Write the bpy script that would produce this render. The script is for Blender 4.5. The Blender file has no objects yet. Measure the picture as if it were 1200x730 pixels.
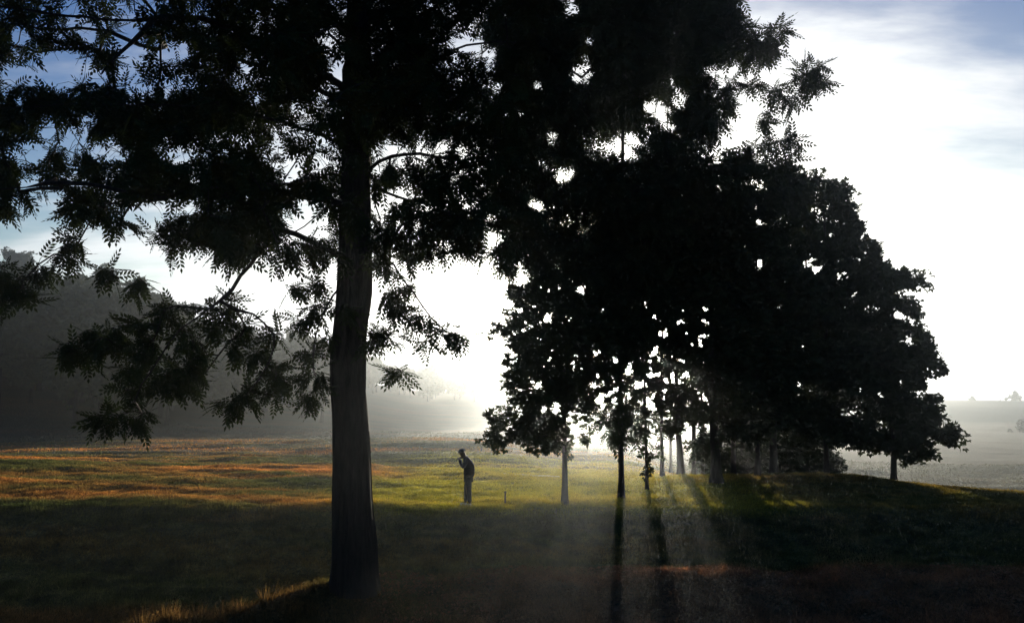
import bpy, math, random
import numpy as np
from mathutils import Vector, Matrix
rng = np.random.default_rng(7)
random.seed(7)
C = bpy.context.scene.collection
sc = bpy.context.scene

# ------------------------------------------------------------------ camera
F, CX, CY0, HOR = 1000.0, 600.0, 365.0, 478.0     # focal length and horizon in photograph pixels
CAMZ = 2.97
PITCH = math.atan((HOR - CY0) / F)
cam = bpy.data.cameras.new('camera')
cam.sensor_width = 36.0
cam.lens = 36.0 * F / 1200.0
cam.clip_start = 0.1
cam.clip_end = 4000
camo = bpy.data.objects.new('camera', cam)
C.objects.link(camo)
camo.location = (0, 0, CAMZ)
camo.rotation_euler = (math.pi / 2 + PITCH, 0, 0)
sc.camera = camo
cp, sp = math.cos(PITCH), math.sin(PITCH)


def at(px, py, Y):
    """world point seen at photograph pixel (px,py) at depth Y metres ahead"""
    u = (px - CX) / F
    v = (CY0 - py) / F
    d = np.array([u, cp - v * sp, sp + v * cp])
    return np.array([0, 0, CAMZ]) + d * (Y / d[1])


def project(P):
    P = np.asarray(P, float)
    x = P[..., 0]
    y = P[..., 1]
    z = P[..., 2] - CAMZ
    f = y * cp + z * sp
    up = -y * sp + z * cp
    return CX + F * x / f, CY0 - F * up / f


# ------------------------------------------------------------------ helpers
def tag(o, label=None, cat=None, group=None, kind=None):
    if label: o['label'] = label
    if cat: o['category'] = cat
    if group: o['group'] = group
    if kind: o['kind'] = kind
    return o


def empty(name, loc, rz=0.0):
    o = bpy.data.objects.new(name, None)
    C.objects.link(o)
    o.location = loc
    o.rotation_euler = (0, 0, rz)
    return o


def mesh_np(name, verts, faces, mat, parent=None, smooth=False):
    """faces: int array (n,3) or (n,4) or list of such arrays"""
    if not isinstance(faces, (list, tuple)):
        faces = [faces]
    faces = [np.asarray(f, dtype=np.int32) for f in faces if len(f)]
    verts = np.asarray(verts, dtype=np.float32)
    me = bpy.data.meshes.new(name)
    me.vertices.add(len(verts))
    me.vertices.foreach_set('co', verts.ravel())
    nl = sum(f.size for f in faces)
    npoly = sum(len(f) for f in faces)
    me.loops.add(nl)
    me.loops.foreach_set('vertex_index', np.concatenate([f.ravel() for f in faces]))
    me.polygons.add(npoly)
    tot = np.concatenate([np.full(len(f), f.shape[1], dtype=np.int32) for f in faces])
    st = np.concatenate([[0], np.cumsum(tot)[:-1]]).astype(np.int32)
    me.polygons.foreach_set('loop_start', st)
    me.polygons.foreach_set('loop_total', tot)
    if smooth:
        me.polygons.foreach_set('use_smooth', np.ones(npoly, dtype=bool))
    me.update(calc_edges=True)
    me.validate()
    me.materials.append(mat)
    o = bpy.data.objects.new(name, me)
    C.objects.link(o)
    if parent is not None:
        o.parent = parent
    return o


# value noise
_lat = rng.random((256, 256))


def vnoise(x, y):
    xi = np.floor(x).astype(int)
    yi = np.floor(y).astype(int)
    fx = x - xi
    fy = y - yi
    fx = fx * fx * (3 - 2 * fx)
    fy = fy * fy * (3 - 2 * fy)
    a = _lat[xi & 255, yi & 255]
    b = _lat[(xi + 1) & 255, yi & 255]
    c = _lat[xi & 255, (yi + 1) & 255]
    d = _lat[(xi + 1) & 255, (yi + 1) & 255]
    return (a * (1 - fx) + b * fx) * (1 - fy) + (c * (1 - fx) + d * fx) * fy - 0.5


# ------------------------------------------------------------------ terrain
NEAR = [(-90, 1.0), (-30, 1.5), (0, 1.30), (8, .35), (13, -.95), (16, -1.22), (18.5, -1.10), (21.5, -.84), (24.3, -.48), (26.4, -.06)]
COLS = {
    -1.0: [(28, .05), (34, .4), (40, .45), (52, .1), (70, -.2), (95, .6), (110, 4), (140, 14), (200, 30), (330, 45), (640, 50)],
    -.6: [(28, .05), (34, .30), (40, .38), (52, .1), (70, -.2), (100, .7), (115, 3), (145, 10), (200, 22), (330, 34), (640, 38)],
    -.3: [(28, .02), (33, .10), (40, .22), (50, .1), (62, .55), (80, .0), (110, .2), (135, 1.5), (165, 4), (230, 12), (330, 20), (640, 22)],
    -.08: [(28, 0), (32, .02), (41, 0), (46, .0), (60, .84), (66, .86), (80, .1), (120, -.5), (150, -.3), (210, 3.0), (300, 8.5), (400, 10), (640, 8)],
    .1: [(28, 0), (34, .02), (41, -.1), (60, .0), (80, -.6), (120, -1.2), (170, -1.0), (230, 2.0), (300, 7.0), (400, 9), (640, 8)],
    .3: [(28, -.05), (34, .05), (38, -.15), (50, -1.8), (80, -3.6), (120, -4), (240, -3.6), (300, -2), (400, 6.2), (450, 6.8), (640, 5)],
    .6: [(28, -.10), (30.6, .02), (34, -.3), (44, -2.2), (70, -4.6), (120, -5), (240, -4.2), (300, -2.5), (400, 6.4), (450, 7.0), (640, 5)],
    1.0: [(28, -.3), (30.6, -.4), (34, -.8), (44, -2.8), (70, -4.8), (120, -5), (240, -4), (300, -2.5), (400, 6.4), (450, 7.0), (640, 5)],
}
_ck = sorted(COLS)
_ys = np.linspace(-90, 640, 2921)


def _prof(c):
    p = NEAR + COLS[c]
    v = np.interp(_ys, [q[0] for q in p], [q[1] for q in p])
    out = v.copy()
    n = len(v)
    cs = np.concatenate([[0], np.cumsum(v)])
    w = np.where(_ys < 60, 2, np.where(_ys < 120, 14, 50))
    for _ in range(2):
        cs = np.concatenate([[0], np.cumsum(out)])
        lo = np.clip(np.arange(n) - w, 0, n)
        hi = np.clip(np.arange(n) + w + 1, 0, n)
        out = (cs[hi] - cs[lo]) / (hi - lo)
    return out


_P = np.array([_prof(c) for c in _ck])


def terrain(X, Y, fine=True):
    X = np.asarray(X, float)
    Y = np.asarray(Y, float)
    a = np.clip(X / np.maximum(Y, 24.0), _ck[0], _ck[-1])
    k = np.clip(np.searchsorted(_ck, a) - 1, 0, len(_ck) - 2)
    ca = np.array(_ck)
    t = (a - ca[k]) / (ca[k + 1] - ca[k])
    t = t * t * (3 - 2 * t)
    yi = np.clip((Y + 90) / .25, 0, len(_ys) - 1.001)
    y0 = yi.astype(int)
    fy = yi - y0
    z0 = _P[k, y0] * (1 - fy) + _P[k, y0 + 1] * fy
    z1 = _P[k + 1, y0] * (1 - fy) + _P[k + 1, y0 + 1] * fy
    z = z0 * (1 - t) + z1 * t
    s = np.clip((Y - 20) / 60, 0, 1)
    z += vnoise(X / 7 + 3.3, Y / 5) * (.10 + .25 * s) * np.where(Y > 29, 1, .7)
    z += vnoise(X / 40 + 9, Y / 24) * .9 * s * s
    # small knoll running in from the lower left, raised litter bank in the right foreground
    ax, ay, bx, by = -6.4, 15.9, -3.3, 18.4
    dd = np.hypot(X - ax, Y - ay)
    tt = np.clip(((X - ax) * (bx - ax) + (Y - ay) * (by - ay)) / ((bx - ax) ** 2 + (by - ay) ** 2), 0, 1)
    dl = np.hypot(X - ax - tt * (bx - ax), Y - ay - tt * (by - ay))
    z += .27 * np.exp(-(dl / .35) ** 2)
    z += .27 * np.exp(-((Y - 19.3 - .5 * vnoise(X / 3, Y * 0 + .3)) / 1.5) ** 2) / (1 + np.exp(-(X + .5) / .8))
    z += .36 * np.exp(-((a - .38) / .13) ** 2) * np.exp(-((Y - 35) / 3.6) ** 2)
    z += .22 * np.exp(-(((X + 3.3) / 1.3) ** 2 + ((Y - 18) / 1.3) ** 2))
    if fine:
        near = np.clip(1 - (Y - 40) / 60, .25, 1)
        z += vnoise(X / 1.6, Y / 1.3) * .07 * near
        z += vnoise(X / .45 + 40, Y / .4) * .05 * near
        z += vnoise(X / .9 + 14, Y / .7 + 3) * .17 * np.clip((25.5 - Y) / 2, 0, 1)
        z += vnoise(X / 2.6 + 4, Y / 1.1) * .16 * np.clip((Y - 28) / 10, 0, 1)
    return z


def gz(x, y):
    return float(terrain(np.array([x]), np.array([y]))[0])


# ------------------------------------------------------------------ materials
def nodes(m):
    m.use_nodes = True
    nt = m.node_tree
    nt.nodes.clear()
    return nt, nt.nodes, nt.links


def add(ns, t, **kw):
    n = ns.new(t)
    for k, v in kw.items():
        setattr(n, k, v)
    return n


def ramp(ns, stops):
    r = ns.new('ShaderNodeValToRGB')
    el = r.color_ramp.elements
    while len(el) < len(stops):
        el.new(.5)
    for e, (p, c) in zip(el, stops):
        e.position = p
        e.color = (*c, 1)
    return r


def noise(ns, ls, vec, scale, detail=4, rough=.6):
    n = ns.new('ShaderNodeTexNoise')
    n.inputs['Scale'].default_value = scale
    n.inputs['Detail'].default_value = detail
    n.inputs['Roughness'].default_value = rough
    if vec is not None:
        ls.new(vec, n.inputs['Vector'])
    return n


def turf_colour(ns, ls, boost=1.0):
    """colour of the turf by place: green, worn olive, dry orange-brown patches, litter in the near right, painted sun and shade"""
    geo = ns.new('ShaderNodeNewGeometry')
    mp = ns.new('ShaderNodeMapping')
    mp.inputs['Scale'].default_value = (.055, .17, .1)
    ls.new(geo.outputs['Position'], mp.inputs['Vector'])
    n1 = noise(ns, ls, mp.outputs[0], 1.0, 5, .6)
    b = boost
    r1 = ramp(ns, [(.36, (.030 * b, .040 * b, .012 * b)), (.47, (.060 * b, .060 * b, .018 * b)),
                   (.55, (.20 * b, .095 * b, .026 * b)), (.66, (.32 * b, .125 * b, .028 * b))])
    ls.new(n1.outputs['Fac'], r1.inputs[0])
    n2 = noise(ns, ls, geo.outputs['Position'], 1.7, 6, .7)
    r2 = ramp(ns, [(.3, (.45, .5, .45)), (.7, (1.35, 1.25, 1.2))])
    ls.new(n2.outputs['Fac'], r2.inputs[0])
    mul = add(ns, 'ShaderNodeMix', data_type='RGBA', blend_type='MULTIPLY')
    mul.inputs[0].default_value = 1
    ls.new(r1.outputs[0], mul.inputs[6])
    ls.new(r2.outputs[0], mul.inputs[7])
    sx = ns.new('ShaderNodeSeparateXYZ')
    ls.new(geo.outputs['Position'], sx.inputs[0])
    # green sward on bank and right crest, darkened to paint in their shade
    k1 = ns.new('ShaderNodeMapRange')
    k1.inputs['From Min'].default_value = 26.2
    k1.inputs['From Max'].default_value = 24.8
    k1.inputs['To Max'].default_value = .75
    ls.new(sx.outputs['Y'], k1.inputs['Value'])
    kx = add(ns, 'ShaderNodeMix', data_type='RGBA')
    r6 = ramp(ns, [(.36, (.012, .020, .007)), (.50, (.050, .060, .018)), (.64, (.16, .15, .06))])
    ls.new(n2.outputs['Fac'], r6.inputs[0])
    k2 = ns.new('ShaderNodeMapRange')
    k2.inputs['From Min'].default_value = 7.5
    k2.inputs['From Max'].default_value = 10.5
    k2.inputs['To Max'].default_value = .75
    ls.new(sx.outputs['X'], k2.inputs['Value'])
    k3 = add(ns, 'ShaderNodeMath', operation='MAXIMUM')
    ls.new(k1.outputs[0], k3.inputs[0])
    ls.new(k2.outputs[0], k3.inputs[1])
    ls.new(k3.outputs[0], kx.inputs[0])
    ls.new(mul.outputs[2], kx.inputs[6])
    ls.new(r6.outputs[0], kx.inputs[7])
    # greener round the tee, brightened to paint in the sunlight, from x > -6
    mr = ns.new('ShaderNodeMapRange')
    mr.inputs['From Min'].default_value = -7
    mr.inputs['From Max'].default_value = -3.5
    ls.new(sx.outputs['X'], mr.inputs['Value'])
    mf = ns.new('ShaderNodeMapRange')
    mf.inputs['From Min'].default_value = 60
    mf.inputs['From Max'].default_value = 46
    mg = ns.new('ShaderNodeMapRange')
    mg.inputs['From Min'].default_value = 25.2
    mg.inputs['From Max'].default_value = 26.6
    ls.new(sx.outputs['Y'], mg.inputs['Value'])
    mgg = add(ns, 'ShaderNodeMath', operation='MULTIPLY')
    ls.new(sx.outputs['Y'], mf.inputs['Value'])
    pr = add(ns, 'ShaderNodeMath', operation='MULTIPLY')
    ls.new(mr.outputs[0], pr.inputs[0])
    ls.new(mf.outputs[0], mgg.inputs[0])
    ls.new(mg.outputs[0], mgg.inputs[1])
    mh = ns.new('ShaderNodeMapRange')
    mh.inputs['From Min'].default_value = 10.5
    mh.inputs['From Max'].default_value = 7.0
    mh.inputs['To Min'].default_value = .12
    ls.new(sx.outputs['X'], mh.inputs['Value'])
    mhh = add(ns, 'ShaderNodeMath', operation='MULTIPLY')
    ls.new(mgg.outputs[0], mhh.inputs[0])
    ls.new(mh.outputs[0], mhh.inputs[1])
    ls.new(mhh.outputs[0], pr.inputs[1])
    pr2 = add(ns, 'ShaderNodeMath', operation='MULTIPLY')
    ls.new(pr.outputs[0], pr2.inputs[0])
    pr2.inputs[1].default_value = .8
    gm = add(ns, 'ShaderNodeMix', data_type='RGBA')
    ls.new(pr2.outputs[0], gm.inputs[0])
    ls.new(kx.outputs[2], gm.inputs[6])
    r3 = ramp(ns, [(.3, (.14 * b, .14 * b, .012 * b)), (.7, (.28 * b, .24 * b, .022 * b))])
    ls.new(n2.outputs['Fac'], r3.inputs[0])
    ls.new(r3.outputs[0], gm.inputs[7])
    # leaf litter close to the camera on the right
    l1 = ns.new('ShaderNodeMapRange')
    l1.inputs['From Min'].default_value = 20.8
    l1.inputs['From Max'].default_value = 19.4
    ls.new(sx.outputs['Y'], l1.inputs['Value'])
    l2 = ns.new('ShaderNodeMapRange')
    l2.inputs['From Min'].default_value = -2.5
    l2.inputs['From Max'].default_value = .5
    ls.new(sx.outputs['X'], l2.inputs['Value'])
    lm = add(ns, 'ShaderNodeMath', operation='MULTIPLY')
    ls.new(l1.outputs[0], lm.inputs[0])
    ls.new(l2.outputs[0], lm.inputs[1])
    r4 = ramp(ns, [(.35, (.13, .06, .03)), (.6, (.34, .14, .07))])
    ls.new(n2.outputs['Fac'], r4.inputs[0])
    fm = add(ns, 'ShaderNodeMix', data_type='RGBA')
    ls.new(lm.outputs[0], fm.inputs[0])
    ls.new(gm.outputs[2], fm.inputs[6])
    ls.new(r4.outputs[0], fm.inputs[7])
    # dry straw on the little ridge at the lower left
    d1 = ns.new('ShaderNodeMapRange')
    d1.inputs['From Min'].default_value = 18.4
    d1.inputs['From Max'].default_value = 17.6
    ls.new(sx.outputs['Y'], d1.inputs['Value'])
    d2 = ns.new('ShaderNodeMapRange')
    d2.inputs['From Min'].default_value = -1.5
    d2.inputs['From Max'].default_value = -2.6
    ls.new(sx.outputs['X'], d2.inputs['Value'])
    dm = add(ns, 'ShaderNodeMath', operation='MULTIPLY')
    ls.new(d1.outputs[0], dm.inputs[0])
    ls.new(d2.outputs[0], dm.inputs[1])
    dx = add(ns, 'ShaderNodeMix', data_type='RGBA')
    ls.new(dm.outputs[0], dx.inputs[0])
    ls.new(fm.outputs[2], dx.inputs[6])
    r5 = ramp(ns, [(.35, (.05, .035, .012)), (.65, (.16, .085, .03))])
    ls.new(n2.outputs['Fac'], r5.inputs[0])
    ls.new(r5.outputs[0], dx.inputs[7])
    # far fields are plain dull pasture
    f1 = ns.new('ShaderNodeMapRange')
    f1.inputs['From Min'].default_value = 52
    f1.inputs['From Max'].default_value = 85
    f1.inputs['To Max'].default_value = .85
    ls.new(sx.outputs['Y'], f1.inputs['Value'])
    fx = add(ns, 'ShaderNodeMix', data_type='RGBA')
    ls.new(f1.outputs[0], fx.inputs[0])
    ls.new(dx.outputs[2], fx.inputs[6])
    fx.inputs[7].default_value = (.040, .044, .032, 1)
    # tuft-to-tuft variation
    n4 = noise(ns, ls, geo.outputs['Position'], 14, 4, .8)
    r7 = ramp(ns, [(.38, (.35, .38, .35)), (.62, (1.7, 1.65, 1.5))])
    ls.new(n4.outputs['Fac'], r7.inputs[0])
    vx = add(ns, 'ShaderNodeMix', data_type='RGBA', blend_type='MULTIPLY')
    vx.inputs[0].default_value = 1
    ls.new(fx.outputs[2], vx.inputs[6])
    ls.new(r7.outputs[0], vx.inputs[7])
    return vx.outputs[2], geo


def m_ground():
    m = bpy.data.materials.new('turf soil')
    nt, ns, ls = nodes(m)
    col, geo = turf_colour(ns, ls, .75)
    bs = ns.new('ShaderNodeBsdfPrincipled')
    bs.inputs['Roughness'].default_value = .95
    bs.inputs['Specular IOR Level'].default_value = .1
    ls.new(col, bs.inputs['Base Color'])
    n = noise(ns, ls, geo.outputs['Position'], 9, 6, .75)
    bp = ns.new('ShaderNodeBump')
    bp.inputs['Strength'].default_value = .9
    bp.inputs['Distance'].default_value = .05
    ls.new(n.outputs['Fac'], bp.inputs['Height'])
    ls.new(bp.outputs[0], bs.inputs['Normal'])
    out = ns.new('ShaderNodeOutputMaterial')
    ls.new(bs.outputs[0], out.inputs[0])
    return m


def m_blade():
    m = bpy.data.materials.new('grass blades')
    nt, ns, ls = nodes(m)
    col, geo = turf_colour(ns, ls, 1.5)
    d = ns.new('ShaderNodeBsdfDiffuse')
    t = ns.new('ShaderNodeBsdfTranslucent')
    mx = ns.new('ShaderNodeMixShader')
    mx.inputs[0].default_value = .6
    ls.new(col, d.inputs[0])
    ls.new(col, t.inputs[0])
    ls.new(d.outputs[0], mx.inputs[1])
    ls.new(t.outputs[0], mx.inputs[2])
    out = ns.new('ShaderNodeOutputMaterial')
    ls.new(mx.outputs[0], out.inputs[0])
    return m


def m_leaf(name, c0, c1, trans=.15):
    m = bpy.data.materials.new(name)
    nt, ns, ls = nodes(m)
    geo = ns.new('ShaderNodeNewGeometry')
    n = noise(ns, ls, geo.outputs['Position'], 1.3, 3)
    r = ramp(ns, [(.35, c0), (.65, c1)])
    ls.new(n.outputs['Fac'], r.inputs[0])
    d = ns.new('ShaderNodeBsdfDiffuse')
    t = ns.new('ShaderNodeBsdfTranslucent')
    mx = ns.new('ShaderNodeMixShader')
    mx.inputs[0].default_value = trans
    ls.new(r.outputs[0], d.inputs[0])
    ls.new(r.outputs[0], t.inputs[0])
    ls.new(d.outputs[0], mx.inputs[1])
    ls.new(t.outputs[0], mx.inputs[2])
    out = ns.new('ShaderNodeOutputMaterial')
    ls.new(mx.outputs[0], out.inputs[0])
    return m


def m_bark(name, c0, c1, scale=1.0):
    m = bpy.data.materials.new(name)
    nt, ns, ls = nodes(m)
    geo = ns.new('ShaderNodeNewGeometry')
    mp = ns.new('ShaderNodeMapping')
    mp.inputs['Scale'].default_value = (9 * scale, 9 * scale, 1.6 * scale)
    ls.new(geo.outputs['Position'], mp.inputs['Vector'])
    n = noise(ns, ls, mp.outputs[0], 1.5, 6, .7)
    r = ramp(ns, [(.35, c0), (.65, c1)])
    ls.new(n.outputs['Fac'], r.inputs[0])
    bs = ns.new('ShaderNodeBsdfPrincipled')
    bs.inputs['Roughness'].default_value = .9
    bs.inputs['Specular IOR Level'].default_value = .2
    ls.new(r.outputs[0], bs.inputs['Base Color'])
    bp = ns.new('ShaderNodeBump')
    bp.inputs['Strength'].default_value = 1
    bp.inputs['Distance'].default_value = .06
    ls.new(n.outputs['Fac'], bp.inputs['Height'])
    ls.new(bp.outputs[0], bs.inputs['Normal'])
    out = ns.new('ShaderNodeOutputMaterial')
    ls.new(bs.outputs[0], out.inputs[0])
    return m


def m_plain(name, c, rough=.8, var=.25, scale=8, metal=0):
    m = bpy.data.materials.new(name)
    nt, ns, ls = nodes(m)
    geo = ns.new('ShaderNodeNewGeometry')
    n = noise(ns, ls, geo.outputs['Position'], scale, 4)
    r = ramp(ns, [(.3, tuple(v * (1 - var) for v in c)), (.7, tuple(v * (1 + var) for v in c))])
    ls.new(n.outputs['Fac'], r.inputs[0])
    bs = ns.new('ShaderNodeBsdfPrincipled')
    bs.inputs['Roughness'].default_value = rough
    bs.inputs['Metallic'].default_value = metal
    ls.new(r.outputs[0], bs.inputs['Base Color'])
    out = ns.new('ShaderNodeOutputMaterial')
    ls.new(bs.outputs[0], out.inputs[0])
    return m


M_ground, M_blade = m_ground(), m_blade()
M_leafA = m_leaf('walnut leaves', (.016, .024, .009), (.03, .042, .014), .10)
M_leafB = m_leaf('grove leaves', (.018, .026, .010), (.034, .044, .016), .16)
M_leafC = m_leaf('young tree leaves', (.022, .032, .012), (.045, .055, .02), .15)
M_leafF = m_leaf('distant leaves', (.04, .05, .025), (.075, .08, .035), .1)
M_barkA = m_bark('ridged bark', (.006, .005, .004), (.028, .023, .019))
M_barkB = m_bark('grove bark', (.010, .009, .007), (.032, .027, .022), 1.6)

# ------------------------------------------------------------------ ground sheet
def graded(segs):
    out = [segs[0][0]]
    for a, b, s0, s1 in segs:
        x = a
        while x < b - 1e-6:
            t = (x - a) / (b - a)
            x += s0 + (s1 - s0) * t
            out.append(min(x, b))
    return np.unique(np.round(out, 4))


ysl = graded([(-90, 0, 12, 3), (0, 12, 1.5, .3), (12, 48, .22, .26), (48, 120, .3, 1.5), (120, 640, 1.6, 9)])
xr = graded([(0, 22, .24, .26), (22, 60, .3, 1.2), (60, 420, 1.4, 10)])
xsl = np.concatenate([-xr[::-1][:-1], xr])
GX, GY = np.meshgrid(xsl, ysl)
GZ = terrain(GX, GY)
nv = np.stack([GX.ravel(), GY.ravel(), GZ.ravel()], 1)
nx, ny = len(xsl), len(ysl)
ii = (np.arange(ny - 1)[:, None] * nx + np.arange(nx - 1)[None]).ravel()
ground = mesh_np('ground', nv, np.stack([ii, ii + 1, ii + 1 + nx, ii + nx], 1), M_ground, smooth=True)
tag(ground, kind='structure')

# ------------------------------------------------------------------ grass blades
def blades(n, y0, y1, h, w, amin=-.68, amax=.68, pw=1.0):
    # uniform per unit screen-ish area: y with density ~ y^-pw
    u = rng.random(n)
    if pw == 1.0:
        Y = y0 * (y1 / y0) ** u
    else:
        Y = y0 + (y1 - y0) * u
    a = rng.uniform(amin, amax, n)
    X = a * Y
    keep = vnoise(X / 1.1 + 7, Y / 1.1) + .5 + rng.random(n) * .5 > .35
    X, Y = X[keep], Y[keep]
    n = len(X)
    Z = terrain(X, Y) - .01
    s = (.55 + rng.random(n) * .9) * (.8 + 1.2 * np.clip(vnoise(X / .7, Y / .7 + 50) + .2, 0, 1))
    hh = h(Y) * s
    ww = w(Y) * (.7 + .6 * rng.random(n))
    th = rng.uniform(0, 2 * np.pi, n)
    lean = rng.normal(0, .35, (n, 2)) * hh[:, None]
    dx, dy = np.cos(th) * ww / 2, np.sin(th) * ww / 2
    V = np.empty((n, 3, 3), np.float32)
    V[:, 0] = np.stack([X - dx, Y - dy, Z], 1)
    V[:, 1] = np.stack([X + dx, Y + dy, Z], 1)
    V[:, 2] = np.stack([X + lean[:, 0], Y + lean[:, 1], Z + hh], 1)
    return V.reshape(-1, 3)


G = [blades(240000, 14.5, 27, lambda y: .10 + 0 * y, lambda y: .0010 * y),
     blades(430000, 26.6, 44, lambda y: .075 + 0 * y, lambda y: .0010 * y), blades(60000, 44, 52, lambda y: .055 + 0 * y, lambda y: .0010 * y),
     blades(110000, 46, 120, lambda y: .035 + .0006 * y, lambda y: .0013 * y)]
# taller dry tufts in the lower left and round the big trunk
def tufts(spots, h, spread, per):
    out = []
    for (x, y) in spots:
        n = per
        X = x + rng.normal(0, spread, n)
        Y = y + rng.normal(0, spread, n)
        Z = terrain(X, Y) - .01
        hh = h * (.5 + rng.random(n))
        ww = .014
        th = rng.uniform(0, 2 * np.pi, n)
        lean = (np.stack([X - x, Y - y], 1) * 1.2 + rng.normal(0, .06, (n, 2)))
        V = np.empty((n, 3, 3), np.float32)
        V[:, 0] = np.stack([X - np.cos(th) * ww / 2, Y - np.sin(th) * ww / 2, Z], 1)
        V[:, 1] = np.stack([X + np.cos(th) * ww / 2, Y + np.sin(th) * ww / 2, Z], 1)
        V[:, 2] = np.stack([X + lean[:, 0], Y + lean[:, 1], Z + hh], 1)
        out.append(V.reshape(-1, 3))
    return np.concatenate(out)


sp_ = [(rng.uniform(-7.5, -2.6), rng.uniform(15.4, 17.5)) for _ in range(130)]
sp_ += [(-3.3 + rng.normal(0, .8), 17.6 + rng.normal(0, .5)) for _ in range(30)]
sp_ += [(rng.uniform(-1.5, 10), rng.uniform(15, 18)) for _ in range(110)]
sp_ += [(rng.uniform(-9, 17), rng.uniform(26.5, 30)) for _ in range(60)]
G.append(tufts(sp_, .26, .06, 22))
V = np.concatenate(G)
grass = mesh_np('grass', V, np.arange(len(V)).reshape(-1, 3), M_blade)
tag(grass, 'short rough turf covering the bank and the sunlit fairway', 'grass', kind='stuff')

# fallen leaves in the near right foreground
n = 26000
Y = rng.uniform(14.5, 20.6, n)
X = rng.uniform(-.18, .68, n) * Y
Z = terrain(X, Y) + rng.uniform(.01, .05, n)
q = np.array([[-.5, 0, 0], [0, -.32, .1], [.5, 0, 0], [0, .32, .1]])


def rotmats(n, tilt=1.0):
    a = rng.normal(0, tilt, n)
    b = rng.normal(0, tilt, n)
    c = rng.uniform(0, 2 * np.pi, n)
    ca, sa, cb, sb, cc, s3 = np.cos(a), np.sin(a), np.cos(b), np.sin(b), np.cos(c), np.sin(c)
    o, z = np.ones(n), np.zeros(n)
    Rx = np.stack([o, z, z, z, ca, -sa, z, sa, ca], 1).reshape(n, 3, 3)
    Ry = np.stack([cb, z, sb, z, o, z, -sb, z, cb], 1).reshape(n, 3, 3)
    Rz = np.stack([cc, -s3, z, s3, cc, z, z, z, o], 1).reshape(n, 3, 3)
    return Rz @ Ry @ Rx


R = rotmats(n, .5)
V = np.einsum('nij,kj->nki', R, q) * rng.uniform(.05, .1, n)[:, None, None] + np.stack([X, Y, Z], 1)[:, None]
M_litter = m_leaf('dead leaves', (.18, .07, .035), (.46, .19, .10), .25)
fl = mesh_np('fallen_leaves', V.reshape(-1, 3), np.arange(4 * n).reshape(-1, 4), M_litter)
tag(fl, 'brown fallen leaves scattered over the near right foreground', 'leaf litter', kind='stuff')

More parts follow.
